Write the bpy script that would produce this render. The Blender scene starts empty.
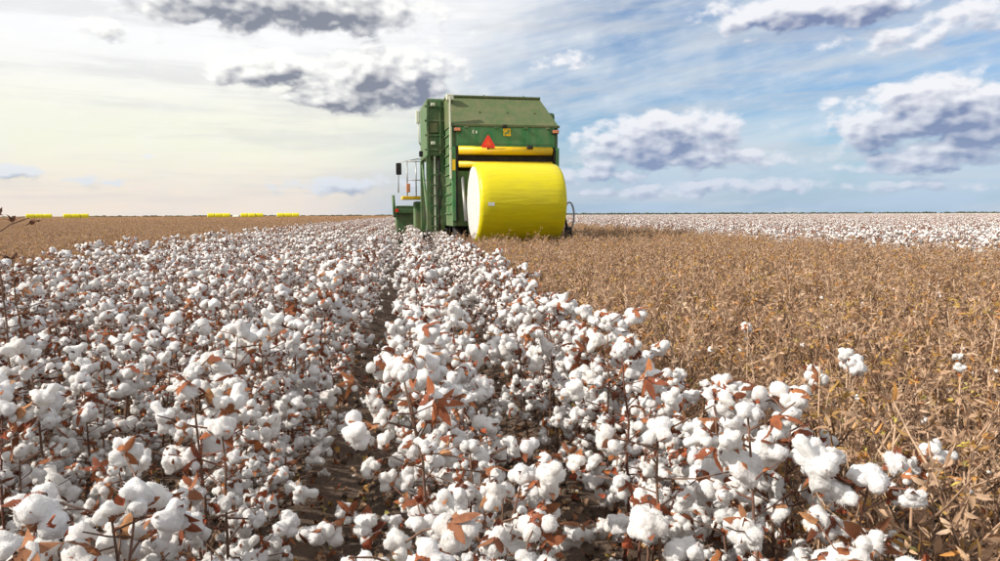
import bpy, bmesh, math, random
import numpy as np
from mathutils import Vector, Matrix, Euler, noise as mnoise

R = math.radians
random.seed(7)
rng = np.random.default_rng(11)
scene = bpy.context.scene
col = scene.collection

# ------------------------------------------------------------------ camera
F_PX = 720.0                       # focal length in photo pixels (1000 wide)
CAM_H = 1.5
YAW, PITCH, ROLL = R(7.1), R(-5.25), R(-0.22)
cam_d = bpy.data.cameras.new('camera')
cam_d.sensor_width = 36.0
cam_d.lens = 36.0 * F_PX / 1000.0
cam_d.clip_start = 0.05
cam_d.clip_end = 6000
cam = bpy.data.objects.new('camera', cam_d)
col.objects.link(cam)
cam.location = (0, 0, CAM_H)
cam_m = Matrix.Rotation(-YAW, 4, 'Z') @ Matrix.Rotation(R(90) + PITCH, 4, 'X') @ Matrix.Rotation(ROLL, 4, 'Z')
cam.rotation_euler = cam_m.to_euler()
scene.camera = cam
CAM_R = np.array(cam_m.to_3x3())

def ray(px, py):
    """world direction through a photo pixel (1000 x 561)"""
    v = CAM_R @ np.array([(px - 500) / F_PX, -(py - 280.5) / F_PX, -1.0])
    return v / np.linalg.norm(v)

def project(P):
    """photo pixel and depth of world points (n,3)"""
    q = (np.asarray(P, float) - np.array([0, 0, CAM_H])) @ CAM_R
    d = np.maximum(-q[:, 2], 1e-6)
    return 500 + F_PX * q[:, 0] / d, 280.5 - F_PX * q[:, 1] / d, -q[:, 2]

# ------------------------------------------------------------------ light
SUN_AZ = R(-100)                    # from +Y towards +X: the sun stands on the left
SUN_EL = R(35)
sun_d = bpy.data.lights.new('sun', 'SUN')
sun_d.energy = 4.8
sun_d.angle = R(0.6)
sun_d.color = (1.0, 0.94, 0.84)
sun = bpy.data.objects.new('sun', sun_d)
col.objects.link(sun)
sdir = Vector((math.sin(SUN_AZ) * math.cos(SUN_EL), math.cos(SUN_AZ) * math.cos(SUN_EL), math.sin(SUN_EL)))
sun.rotation_euler = (-sdir).to_track_quat('-Z', 'Y').to_euler()
sun.location = (-40, 10, 60)

scene.view_settings.view_transform = 'Standard'
scene.view_settings.look = 'None'
scene.view_settings.exposure = 0.36
scene.view_settings.gamma = 1.0
cy = scene.cycles
cy.max_bounces = 4
cy.diffuse_bounces = 3
cy.glossy_bounces = 2
cy.transmission_bounces = 2
cy.transparent_max_bounces = 4
cy.caustics_reflective = False
cy.caustics_refractive = False
cy.use_adaptive_sampling = True
cy.adaptive_threshold = 0.03
cy.use_denoising = True

# ------------------------------------------------------------------ node helpers
class NT:
    def __init__(s, tree):
        s.t = tree
        s.n = tree.nodes
        s.l = tree.links
    def node(s, typ, **kw):
        n = s.n.new(typ)
        for k, v in kw.items():
            setattr(n, k, v)
        return n
    def put(s, sock, v):
        if hasattr(v, 'is_linked') or isinstance(v, bpy.types.NodeSocket):
            s.l.new(v, sock)
        else:
            sock.default_value = v
    def math(s, op, a, b=None, c=None, clamp=False):
        n = s.n.new('ShaderNodeMath')
        n.operation = op
        n.use_clamp = clamp
        for i, v in enumerate((a, b, c)):
            if v is not None:
                s.put(n.inputs[i], v)
        return n.outputs[0]
    def vmath(s, op, a, b=None):
        n = s.n.new('ShaderNodeVectorMath')
        n.operation = op
        s.put(n.inputs[0], a)
        if b is not None:
            s.put(n.inputs[1], b)
        return n.outputs['Value'] if op in ('DOT_PRODUCT', 'LENGTH') else n.outputs[0]
    def mix(s, f, a, b, mode='MIX'):
        n = s.n.new('ShaderNodeMix')
        n.data_type = 'RGBA'
        n.blend_type = mode
        s.put(n.inputs[0], f)
        for i, v in ((6, a), (7, b)):
            if isinstance(v, (tuple, list)) and len(v) == 3:
                v = tuple(v) + (1,)
            s.put(n.inputs[i], v)
        return n.outputs[2]
    def step(s, v, lo, hi, a=0.0, b=1.0, smooth=True):
        n = s.n.new('ShaderNodeMapRange')
        n.interpolation_type = 'SMOOTHSTEP' if smooth else 'LINEAR'
        n.clamp = True
        s.put(n.inputs[0], v)
        for i, x in enumerate((lo, hi, a, b)):
            n.inputs[i + 1].default_value = x
        return n.outputs[0]
    def xyz(s, x, y, z):
        n = s.n.new('ShaderNodeCombineXYZ')
        for i, v in enumerate((x, y, z)):
            s.put(n.inputs[i], v)
        return n.outputs[0]
    def noise(s, vec, scale, detail=4, rough=0.5, lac=2.0):
        n = s.n.new('ShaderNodeTexNoise')
        if vec is not None:
            s.l.new(vec, n.inputs['Vector'])
        n.inputs['Scale'].default_value = scale
        n.inputs['Detail'].default_value = detail
        n.inputs['Roughness'].default_value = rough
        n.inputs['Lacunarity'].default_value = lac
        return n.outputs[0]
    def ramp(s, f, stops, interp='LINEAR'):
        n = s.n.new('ShaderNodeValToRGB')
        s.l.new(f, n.inputs[0])
        cr = n.color_ramp
        cr.interpolation = interp
        while len(cr.elements) > 1:
            cr.elements.remove(cr.elements[-1])
        cr.elements[0].position, c0 = stops[0]
        cr.elements[0].color = tuple(c0) + (1,)
        for p, c in stops[1:]:
            e = cr.elements.new(p)
            e.color = tuple(c) + (1,)
        return n.outputs[0]

def lin(r, g, b):
    f = lambda c: (c / 255 / 12.92) if c <= 10 else ((c / 255 + 0.055) / 1.055) ** 2.4
    return (f(r), f(g), f(b))

# ------------------------------------------------------------------ sky with clouds (world)
def azel(px, py):
    d = ray(px, py)
    return math.degrees(math.atan2(d[0], d[1])), math.degrees(math.asin(d[2]))

# clouds: (px, py, half width px, half height px, weight) read off the photograph, kept as azimuth / elevation
CLOUDS = [
    (275, 3, 165, 28, 1.05), (200, 0, 110, 24, .8), (350, 12, 85, 22, .75), (98, 30, 55, 12, .6), (420, 22, 55, 15, .45),
    (265, 70, 64, 19, 1.0), (325, 74, 60, 20, .65), (385, 80, 74, 32, 1.0), (345, 99, 60, 13, .95), (430, 70, 45, 28, .5),
    (565, 64, 34, 10, .5),
    (815, 8, 115, 22, .95), (760, 20, 60, 16, .55), (905, 38, 75, 16, .6), (970, 18, 70, 20, .65),
    (935, 112, 98, 34, 1.0), (880, 125, 48, 34, .75), (985, 125, 75, 34, .9), (930, 157, 95, 17, .8), (865, 150, 40, 14, .45),
    (650, 138, 76, 25, .9), (705, 128, 46, 22, .75), (612, 152, 46, 22, .7), (700, 160, 110, 13, .75), (595, 174, 60, 12, .65),
    (740, 186, 115, 9, .6), (905, 187, 110, 8, .55), (640, 192, 80, 8, .55),
    (345, 187, 75, 9, .62), (390, 183, 40, 10, .5), (16, 172, 38, 6, .62), (70, 181, 40, 5, .4), (126, 186, 24, 3.5, .6), (145, 158, 10, 3, .5),
    (822, 100, 22, 10, .4),
]
def build_world():
    w = bpy.data.worlds.new('World')
    scene.world = w
    w.use_nodes = True
    w.cycles.sampling_method = 'MANUAL'
    w.cycles.sample_map_resolution = 256
    t = NT(w.node_tree)
    t.n.clear()
    out = t.node('ShaderNodeOutputWorld')
    bg = t.node('ShaderNodeBackground')
    bg.inputs[1].default_value = 0.1
    t.l.new(bg.outputs[0], out.inputs[0])
    sky = t.node('ShaderNodeTexSky', sky_type='NISHITA')
    sky.sun_disc = False
    sky.sun_elevation = SUN_EL
    sky.sun_rotation = SUN_AZ
    sky.air_density = 1.0
    sky.dust_density = 0.8
    sky.ozone_density = 1.4
    tc = t.node('ShaderNodeTexCoord')
    D = tc.outputs['Generated']
    sp = t.node('ShaderNodeSeparateXYZ')
    t.l.new(D, sp.inputs[0])
    az = t.math('MULTIPLY', t.math('ARCTAN2', sp.outputs[0], sp.outputs[1]), 180 / math.pi)
    el = t.math('MULTIPLY', t.math('ARCSINE', sp.outputs[2]), 180 / math.pi)

    # ---- the density of the cumulus at a point of the sky, as a group used twice
    def cloud_group(detail, vdetail, amp0):
        g = bpy.data.node_groups.new('cloud_density', 'ShaderNodeTree')
        g.interface.new_socket('P', in_out='INPUT', socket_type='NodeSocketVector')
        g.interface.new_socket('D', in_out='OUTPUT', socket_type='NodeSocketFloat')
        k = NT(g)
        gi = k.node('NodeGroupInput')
        go = k.node('NodeGroupOutput')
        P = gi.outputs[0]
        stretched = k.vmath('MULTIPLY', P, (0.62, 1.0, 1.0))
        wn = k.node('ShaderNodeTexNoise')
        k.l.new(stretched, wn.inputs['Vector'])
        wn.inputs['Scale'].default_value = 0.55
        wn.inputs['Detail'].default_value = 5
        warp = k.vmath('MULTIPLY', k.vmath('SUBTRACT', wn.outputs['Color'], (0.5, 0.5, 0.5)), (3.4, 1.5, 0))
        Q = k.vmath('ADD', P, warp)
        total = None
        for (px, py, rx, ry, wgt) in CLOUDS:
            a, e = azel(px, py)
            a1, _ = azel(px + rx, py)
            a0, _ = azel(px - rx, py)
            _, e1 = azel(px, py - ry)
            _, e0 = azel(px, py + ry)
            ra, re = abs(a1 - a0) / 2 * 1.25, abs(e1 - e0) / 2 * 1.3
            q = k.vmath('MULTIPLY', k.vmath('SUBTRACT', Q, (a, e, 0)), (1 / ra, 1 / re, 0))
            r2 = k.vmath('DOT_PRODUCT', q, q)
            v = k.math('MULTIPLY', k.math('SUBTRACT', 1.0, r2, clamp=True), wgt)
            total = v if total is None else k.math('SMOOTH_MAX', total, v, 0.12)
        n1 = k.noise(stretched, 0.75, detail, 0.55)
        vor = k.node('ShaderNodeTexVoronoi', feature='SMOOTH_F1')
        k.l.new(k.vmath('ADD', stretched, k.vmath('MULTIPLY', warp, (0.2, 0.25, 0))), vor.inputs['Vector'])
        vor.inputs['Scale'].default_value = 0.85
        vor.inputs['Detail'].default_value = vdetail
        vor.inputs['Roughness'].default_value = 0.55
        vor.inputs['Smoothness'].default_value = 0.35
        puff = k.math('SUBTRACT', 0.55, vor.outputs['Distance'])
        amp = k.step(total, 0.0, 0.25, 0.0, amp0)
        tex = k.math('ADD', k.math('MULTIPLY', k.math('SUBTRACT', n1, 0.53), 1.5), k.math('MULTIPLY', puff, 0.42))
        dens = k.math('ADD', total, k.math('MULTIPLY', tex, amp))
        k.l.new(dens, go.inputs[0])
        return g
    fine, soft = cloud_group(5.5, 1.6, 1.0), cloud_group(2.5, 1.0, 0.85)

    def density(da, de, g):
        gn = t.node('ShaderNodeGroup')
        gn.node_tree = g
        t.l.new(t.xyz(t.math('ADD', az, da), t.math('ADD', el, de), 0.0), gn.inputs[0])
        return gn.outputs[0]
    d0 = density(0.0, 0.0, fine)
    ds = density(0.0, 0.0, soft)
    d_near = density(-0.35, 0.45, soft)     # sampled a little and a long way towards the sun: relief and self-shadow
    d_far = density(-0.7, 1.5, soft)
    cover = t.step(d0, -0.02, 0.46)
    thick = t.step(t.math('ADD', t.math('MULTIPLY', ds, 0.40), t.math('MULTIPLY', t.math('MAXIMUM', d_far, 0.0), 0.62)), 0.12, 1.12, smooth=False)
    relief = t.math('SUBTRACT', t.math('ADD', t.math('MULTIPLY', d0, .35), t.math('MULTIPLY', ds, .65)), d_near)
    shade = t.math('SUBTRACT', t.math('MULTIPLY', thick, 1.15), t.math('MULTIPLY', relief, 1.6), clamp=True)
    # ---- nearness to the sun: thin veil brightens that side of the sky
    toward = t.vmath('DOT_PRODUCT', D, tuple(sdir))
    veil_sun = t.step(toward, -0.34, 0.12)
    # ---- cirrus: long streaks rising to the right
    rot = t.node('ShaderNodeVectorRotate', rotation_type='Z_AXIS')
    rot.inputs['Angle'].default_value = R(-12)
    t.l.new(t.xyz(az, el, 0.0), rot.inputs['Vector'])
    streak = t.vmath('MULTIPLY', rot.outputs[0], (0.055, 0.42, 1.0))
    c1 = t.noise(streak, 1.0, 6, 0.6)
    c2 = t.noise(t.vmath('MULTIPLY', rot.outputs[0], (0.16, 0.2, 1.0)), 0.45, 4, 0.55)
    cir = t.step(t.math('ADD', t.math('MULTIPLY', c1, 0.6), t.math('MULTIPLY', c2, 0.5)), 0.40, 0.68)
    low = t.step(el, 0.0, 9.0, 1.0, 0.0)

    S = 10.0                          # the background strength is 0.1
    def C(r, g_, b):
        return tuple(x * S * .82 for x in lin(r, g_, b))
    base = t.mix(1.0, sky.outputs[0], (0.62, 0.80, 0.98), 'MULTIPLY')
    cirrus_col = t.mix(veil_sun, C(212, 222, 230), C(252, 250, 246))
    col1 = t.mix(t.math('MULTIPLY', cir, 0.78), base, cirrus_col)
    cream = t.mix(t.step(el, 5.0, 13.0), t.mix(t.step(el, 0.5, 5.5), C(240, 226, 212), C(244, 243, 224)), C(252, 252, 252))
    col1 = t.mix(t.step(el, 0.0, 7.0, .7, 0.0), col1, C(166, 192, 220))
    col2 = t.mix(t.math('MULTIPLY', t.step(veil_sun, 0.15, 0.9), 0.93), col1, cream)
    # faint grey layers inside the bright veil
    lay = t.noise(t.vmath('MULTIPLY', t.xyz(az, el, 3.0), (0.05, 0.55, 1.0)), 1.0, 5, 0.6)
    col2 = t.mix(t.math('MULTIPLY', t.step(lay, 0.46, 0.66), 0.42), col2, C(206, 208, 212))
    # cloud colours
    lit = t.mix(veil_sun, C(242, 242, 246), C(255, 254, 250))
    dark = t.mix(t.step(az, -5.0, 14.0), C(128, 134, 150), C(122, 136, 172))
    mid = t.mix(0.5, lit, dark)
    ccol = t.mix(shade, lit, dark)
    # low clouds are farther away and bluer
    ccol = t.mix(t.math('MULTIPLY', low, 0.5), ccol, C(156, 178, 208))
    fin = t.mix(t.math('MULTIPLY', cover, 0.95), col2, ccol)
    t.l.new(fin, bg.inputs[0])
build_world()

# ------------------------------------------------------------------ materials
def mat(name):
    m = bpy.data.materials.new(name)
    m.use_nodes = True
    t = NT(m.node_tree)
    b = next(n for n in t.n if n.type == 'BSDF_PRINCIPLED')
    return m, t, b

def rnd(t):
    """one random number per loose piece: the object's and the mesh's own mixed"""
    oi = t.node('ShaderNodeObjectInfo')
    at = t.node('ShaderNodeAttribute', attribute_name='tint')
    return t.math('FRACT', t.math('ADD', oi.outputs['Random'], at.outputs['Fac']))

def objpos(t):
    return t.node('ShaderNodeTexCoord').outputs['Object']

def translucent(t, b, color, fac):
    tr = t.node('ShaderNodeBsdfTranslucent')
    t.put(tr.inputs[0], color)
    mx = t.node('ShaderNodeMixShader')
    mx.inputs[0].default_value = fac
    out = next(n for n in t.n if n.type == 'OUTPUT_MATERIAL')
    t.l.new(b.outputs[0], mx.inputs[1])
    t.l.new(tr.outputs[0], mx.inputs[2])
    t.l.new(mx.outputs[0], out.inputs[0])
    return tr

def m_cotton():
    m, t, b = mat('cotton_lint')
    v = rnd(t)
    c = t.ramp(v, [(0, (.88, .86, .85)), (.3, (.92, .90, .88)), (.6, (.90, .885, .89)), (.85, (.92, .89, .86)), (1, (.86, .82, .79))])
    p = objpos(t)
    n = t.noise(p, 60, 5, .65)
    c = t.mix(t.step(n, .55, .8, 0, .35), c, (.62, .53, .45))
    t.l.new(c, b.inputs['Base Color'])
    b.inputs['Roughness'].default_value = 1.0
    b.inputs['Specular IOR Level'].default_value = 0.0
    b.inputs['Sheen Weight'].default_value = 0.25
    b.inputs['Sheen Roughness'].default_value = 0.6
    bp = t.node('ShaderNodeBump')
    bp.inputs['Strength'].default_value = 0.8
    bp.inputs['Distance'].default_value = 0.008
    t.l.new(t.noise(p, 170, 6, .7), bp.inputs['Height'])
    t.l.new(bp.outputs[0], b.inputs['Normal'])
    tr = translucent(t, b, (.90, .87, .82, 1), 0.30)
    return m

def m_dry(name, stops, trans=0.15, rough=.85):
    m, t, b = mat(name)
    v = rnd(t)
    c = t.ramp(v, stops)
    n = t.noise(objpos(t), 55, 4, .6)
    c = t.mix(t.step(n, .4, .75, 0, .55), c, tuple(x * .42 for x in stops[0][1]))
    t.l.new(c, b.inputs['Base Color'])
    b.inputs['Roughness'].default_value = rough
    b.inputs['Specular IOR Level'].default_value = 0.2
    if trans:
        tr = translucent(t, b, (.5, .3, .15, 1), trans)
        t.l.new(c, tr.inputs[0])
    return m

M = {}
M['cotton'] = m_cotton()
M['burr'] = m_dry('cotton_burr', [(0, (.16, .055, .028)), (.3, (.31, .10, .042)), (.5, (.21, .065, .038)), (.7, (.38, .145, .055)), (.88, (.26, .11, .06)), (1, (.44, .22, .10))])
M['rust_leaf'] = m_dry('rust_leaf', [(0, (.21, .05, .025)), (.3, (.36, .092, .036)), (.6, (.25, .062, .032)), (.85, (.43, .155, .05)), (1, (.16, .065, .035))], .18)
M['stem'] = m_dry('cotton_stem', [(0, (.13, .075, .05)), (.5, (.20, .12, .085)), (1, (.16, .07, .05))], 0)
M['dry_stem'] = m_dry('dry_stem', [(0, (.08, .048, .034)), (.22, (.13, .08, .055)), (.34, (.38, .25, .165)), (.6, (.53, .37, .25)), (.85, (.40, .25, .16)), (1, (.16, .09, .06))], 0)
M['dry_burr'] = m_dry('dry_burr', [(0, (.34, .20, .125)), (.25, (.60, .41, .27)), (.5, (.49, .31, .195)), (.7, (.69, .51, .36)), (.83, (.60, .28, .08)), (.93, (.60, .40, .12)), (1, (.26, .13, .08))], .35)
M['dry_leaf'] = m_dry('dry_leaf', [(0, (.41, .26, .17)), (.5, (.57, .385, .25)), (.62, (.62, .33, .10)), (.70, (.62, .48, .12)), (.76, (.45, .43, .14)), (.82, (.52, .18, .07)), (.88, (.56, .38, .24)), (1, (.48, .33, .22))], .3)
M['dark_burr'] = m_dry('dark_burr', [(0, (.07, .035, .022)), (.5, (.13, .055, .03)), (1, (.17, .08, .05))])

def m_soil():
    m, t, b = mat('soil')
    p = t.node('ShaderNodeNewGeometry').outputs['Position']
    n = t.noise(p, 3.0, 8, .62)
    c = t.ramp(n, [(.25, (.060, .038, .026)), (.5, (.105, .068, .046)), (.75, (.17, .115, .078))])
    n2 = t.noise(p, 38, 5, .6)
    c = t.mix(t.step(n2, .58, .72, 0, .75), c, (.27, .19, .12))
    t.l.new(c, b.inputs['Base Color'])
    b.inputs['Roughness'].default_value = .95
    bp = t.node('ShaderNodeBump')
    bp.inputs['Strength'].default_value = .9
    bp.inputs['Distance'].default_value = .03
    t.l.new(t.noise(p, 26, 8, .7), bp.inputs['Height'])
    t.l.new(bp.outputs[0], b.inputs['Normal'])
    return m
M['soil'] = m_soil()

def m_far_ground():
    """the land past the built rows: straw coloured litter on soil"""
    m, t, b = mat('field_litter')
    p = t.node('ShaderNodeNewGeometry').outputs['Position']
    n = t.noise(p, .6, 8, .65)
    c = t.ramp(n, [(.3, (.22, .145, .095)), (.55, (.33, .225, .15)), (.75, (.42, .31, .22))])
    t.l.new(c, b.inputs['Base Color'])
    b.inputs['Roughness'].default_value = .95
    return m
M['litter'] = m_far_ground()

def m_paint(name, colr, rough=.4, dirt=.35, spec=.4, dirtc=(.30, .24, .17), metal=0.0):
    m, t, b = mat(name)
    p = objpos(t)
    n = t.noise(p, 2.2, 8, .65)
    n2 = t.noise(t.vmath('MULTIPLY', p, (6, 6, 1.2)), 1.5, 6, .6)
    f = t.math('MULTIPLY', t.step(t.math('ADD', t.math('MULTIPLY', n, .5), t.math('MULTIPLY', n2, .5)), .40, .66), dirt)
    c = t.mix(f, colr, dirtc)
    t.l.new(c, b.inputs['Base Color'])
    t.l.new(t.math('ADD', t.math('MULTIPLY', f, .5), rough, clamp=True), b.inputs['Roughness'])
    b.inputs['Specular IOR Level'].default_value = spec
    b.inputs['Metallic'].default_value = metal
    return m
M['green'] = m_paint('green_paint', (.036, .175, .055), .4, .28, dirtc=(.30, .30, .18))
M['green_dusty'] = m_paint('dusty_green_paint', (.050, .135, .045), .5, .60, dirtc=(.23, .21, .13))
M['roof'] = m_paint('dusty_roof_panel', (.085, .125, .045), .6, .75, dirtc=(.175, .16, .085))
M['yellow'] = m_paint('yellow_paint', (.80, .50, .005), .4, .22)
M['black'] = m_paint('black_rubber', (.015, .015, .016), .6, .35, .3, (.12, .09, .07))
M['steel'] = m_paint('grey_steel', (.30, .31, .31), .4, .4, metal=.6)
M['pale'] = m_paint('pale_paint', (.62, .66, .52), .5, .3)
M['red'] = m_paint('red_reflector', (.85, .035, .012), .3, .06)
M['amber'] = m_paint('amber_lens', (.70, .26, .12), .25, .2)
M['orange'] = m_paint('orange_lens', (.90, .09, .015), .25, .06)
M['tyre'] = M['black']
M['white'] = m_paint('white_print', (.75, .78, .70), .5, .2)
M['rim'] = m_paint('yellow_rim', (.75, .46, .01), .45, .5)

def m_wrap():
    m, t, b = mat('yellow_plastic_wrap')
    p = objpos(t)
    n = t.noise(t.vmath('MULTIPLY', p, (1.0, 3.0, 3.0)), 1.1, 6, .6)
    c = t.mix(t.step(n, .42, .68), (.64, .55, .003), (.58, .50, .010))
    d = t.noise(p, 7, 8, .7)
    c = t.mix(t.step(d, .58, .82, 0, .45), c, (.50, .36, .10))
    t.l.new(c, b.inputs['Base Color'])
    b.inputs['Roughness'].default_value = .38
    b.inputs['Specular IOR Level'].default_value = .35
    bp = t.node('ShaderNodeBump')
    bp.inputs['Strength'].default_value = .35
    bp.inputs['Distance'].default_value = .04
    t.l.new(t.noise(t.vmath('MULTIPLY', p, (.6, 4, 4)), 2.6, 5, .55), bp.inputs['Height'])
    t.l.new(bp.outputs[0], b.inputs['Normal'])
    return m
M['wrap'] = m_wrap()

def m_packed():
    m, t, b = mat('packed_cotton')
    p = objpos(t)
    n = t.noise(p, 9, 8, .7)
    c = t.mix(t.step(n, .5, .75), (.54, .53, .51), (.43, .40, .36))
    t.l.new(c, b.inputs['Base Color'])
    b.inputs['Roughness'].default_value = 1
    b.inputs['Specular IOR Level'].default_value = 0
    bp = t.node('ShaderNodeBump')
    bp.inputs['Strength'].default_value = .8
    bp.inputs['Distance'].default_value = .05
    t.l.new(n, bp.inputs['Height'])
    t.l.new(bp.outputs[0], b.inputs['Normal'])
    return m
M['packed'] = m_packed()

def m_glass():
    m, t, b = mat('cab_glass')
    b.inputs['Base Color'].default_value = (.03, .045, .045, 1)
    b.inputs['Roughness'].default_value = .05
    b.inputs['Specular IOR Level'].default_value = .7
    return m
M['glass'] = m_glass()
M['bush'] = m_dry('scrub_leaves', [(0, (.035, .05, .03)), (.5, (.055, .07, .04)), (1, (.075, .075, .05))], 0)

# ------------------------------------------------------------------ mesh collecting
class MB:
    """verts, faces, one material slot and one tint per face"""
    def __init__(s):
        s.v, s.f, s.m, s.t = [], [], [], []
    def add(s, verts, faces, mi=0, tint=0.0):
        o = len(s.v)
        s.v.extend([tuple(p) for p in verts])
        s.f.extend([tuple(i + o for i in f) for f in faces])
        s.m.extend([mi] * len(faces))
        s.t.extend([tint] * len(faces))
    def merge(s, other, mtx=None, mi=None, tint=None):
        vs = np.array(other.v)
        if mtx is not None:
            A = np.array(mtx)
            vs = vs @ A[:3, :3].T + A[:3, 3]
        o = len(s.v)
        s.v.extend(map(tuple, vs))
        s.f.extend([tuple(i + o for i in f) for f in other.f])
        s.m.extend(other.m if mi is None else [mi] * len(other.f))
        s.t.extend(other.t if tint is None else [tint] * len(other.f))
    def tube(s, pts, rad, n=5, mi=0, tint=0.0, cap=True):
        pts = [Vector(p) for p in pts]
        rings, up = [], Vector((0.31, 0.17, 0.93))
        vs, fs = [], []
        for i, p in enumerate(pts):
            d = (pts[min(i + 1, len(pts) - 1)] - pts[max(i - 1, 0)]).normalized()
            u = d.cross(up)
            if u.length < 1e-3:
                u = d.cross(Vector((1, 0, 0)))
            u.normalize()
            w = d.cross(u)
            r = rad[i] if isinstance(rad, (list, tuple)) else rad
            for k in range(n):
                a = 2 * math.pi * k / n
                vs.append(p + u * (r * math.cos(a)) + w * (r * math.sin(a)))
        for i in range(len(pts) - 1):
            for k in range(n):
                a, b = i * n + k, i * n + (k + 1) % n
                fs.append((a, b, b + n, a + n))
        if cap:
            fs.append(tuple(range(n))[::-1])
            fs.append(tuple(range((len(pts) - 1) * n, len(pts) * n)))
        s.add(vs, fs, mi, tint)
    def mesh(s, name, mats, smooth=True):
        me = bpy.data.meshes.new(name)
        me.from_pydata(s.v, [], s.f)
        for m in mats:
            me.materials.append(m)
        me.polygons.foreach_set('material_index', s.m)
        me.polygons.foreach_set('use_smooth', [smooth] * len(s.f))
        at = me.attributes.new('tint', 'FLOAT', 'FACE')
        at.data.foreach_set('value', s.t)
        me.update()
        return me

def link(name, me, parent=None, mtx=None, **props):
    o = bpy.data.objects.new(name, me)
    col.objects.link(o)
    if parent is not None:
        o.parent = parent
    if mtx is not None:
        o.matrix_local = mtx
    for k, v in props.items():
        o[k] = v
    return o

def box_mb(x0, x1, y0, y1, z0, z1, bev=0.0):
    bm = bmesh.new()
    bmesh.ops.create_cube(bm, size=1)
    for v in bm.verts:
        v.co = ((x0 + x1) / 2 + v.co.x * (x1 - x0), (y0 + y1) / 2 + v.co.y * (y1 - y0), (z0 + z1) / 2 + v.co.z * (z1 - z0))
    if bev:
        bmesh.ops.bevel(bm, geom=list(bm.edges), offset=bev, segments=2, affect='EDGES', profile=.6)
    bm.verts.index_update()
    b = MB()
    b.add([v.co for v in bm.verts], [[v.index for v in f.verts] for f in bm.faces])
    bm.free()
    return b

def poly_prism(pts, axis, a0, a1, bev=0.0):
    """outline pts (2D) pulled along an axis: 'x' -> (y,z), 'y' -> (x,z), 'z' -> (x,y)"""
    def P(p, a):
        return {'x': (a, p[0], p[1]), 'y': (p[0], a, p[1]), 'z': (p[0], p[1], a)}[axis]
    bm = bmesh.new()
    A = [bm.verts.new(P(p, a0)) for p in pts]
    B = [bm.verts.new(P(p, a1)) for p in pts]
    n = len(pts)
    bm.faces.new(A)
    bm.faces.new(B[::-1])
    for i in range(n):
        bm.faces.new((A[i], B[i], B[(i + 1) % n], A[(i + 1) % n])[::-1])
    bmesh.ops.recalc_face_normals(bm, faces=list(bm.faces))
    if bev:
        bmesh.ops.bevel(bm, geom=list(bm.edges), offset=bev, segments=2, affect='EDGES', profile=.6)
    bm.verts.index_update()
    b = MB()
    b.add([v.co for v in bm.verts], [[v.index for v in f.verts] for f in bm.faces])
    bm.free()
    return b

def ico(sub):
    bm = bmesh.new()
    bmesh.ops.create_icosphere(bm, subdivisions=sub, radius=1)
    bm.verts.index_update()
    v = np.array([x.co[:] for x in bm.verts])
    f = [tuple(x.index for x in fc.verts) for fc in bm.faces]
    bm.free()
    return v, f
ICO = {k: ico(k) for k in (1, 2, 3, 4)}

# ------------------------------------------------------------------ cotton plant pieces
def boll_mb(seed, sub, style):
    """open boll: four or five locks of lint bulging from a common base at the origin, axis +Z, hanging if style says so"""
    rr = random.Random(seed)
    V, Fc = ICO[sub]
    n = rr.choice((4, 4, 5))
    lobes = []
    L = {'round': .030, 'long': .052, 'small': .019}[style]
    for i in range(n):
        a = 2 * math.pi * (i + rr.uniform(-.2, .2)) / n
        s = rr.uniform(.8, 1.15)
        lobes.append((Vector((math.cos(a) * .021, math.sin(a) * .021, rr.uniform(-.008, .018))), .0165 * s))
    lobes.append((Vector((rr.uniform(-.006, .006), rr.uniform(-.006, .006), .012)), .020))
    if style == 'long':
        d = Vector((rr.uniform(-.3, .3), rr.uniform(-.3, .3), 1)).normalized()
        lobes.append((d * .030 + Vector((rr.uniform(-.012, .012), rr.uniform(-.012, .012), 0)), .018))
        lobes.append((d * .056 + Vector((rr.uniform(-.014, .014), rr.uniform(-.014, .014), 0)), .0145))
    if style == 'small':
        lobes = [(c * .75, r * .72) for c, r in lobes]
    off = Vector((rr.uniform(0, 50), rr.uniform(0, 50), rr.uniform(0, 50)))
    cen = Vector((0, 0, .022 if style == 'long' else .006))
    out = []
    for d in V:
        d = Vector(d)
        # farthest hit of the ray from the middle with any lobe
        best = .006
        acc = 0
        for c, r in lobes:
            oc = c - cen
            b = oc.dot(d)
            disc = b * b - (oc.length_squared - r * r)
            h = (b + math.sqrt(disc)) if disc > 0 else b - math.sqrt(max(0, oc.length_squared - b * b)) * .8 + r * .3
            acc += math.exp(min(h, .2) * 420)
        best = max(.007, math.log(acc) / 420)
        p = d * best
        q = p * 1000
        k = 1 + .17 * mnoise.noise(p * 55 + off) + .08 * mnoise.noise(p * 150 + off) + (.06 * mnoise.noise(p * 380 + off) if sub >= 3 else 0) + (.10 * abs(mnoise.noise(p * 620 + off)) if sub >= 4 else 0)
        out.append(cen + d * (best * k))
    m = MB()
    m.add(out, Fc)
    if sub >= 4:
        # loose fibres standing off the lint soften its outline
        fv, ff = [], []
        for i in range(420):
            p = Vector(out[rr.randrange(len(out))])
            d = (p - cen).normalized()
            d = (d + Vector((rr.uniform(-1, 1), rr.uniform(-1, 1), rr.uniform(-1, 1))) * .9).normalized()
            u = d.orthogonal().normalized() * rr.uniform(.00035, .0007)
            ln = rr.uniform(.003, .0075)
            bend = Vector((rr.uniform(-1, 1), rr.uniform(-1, 1), rr.uniform(-1, 1))) * ln * .4
            p = p - d * .001
            k_ = len(fv)
            fv += [p - u, p + u, p + d * ln * .6 + bend * .5 + u * .7, p + d * ln + bend]
            ff += [(k_, k_ + 1, k_ + 2), (k_, k_ + 2, k_ + 3)]
        m.add(fv, ff)
    return m

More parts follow.
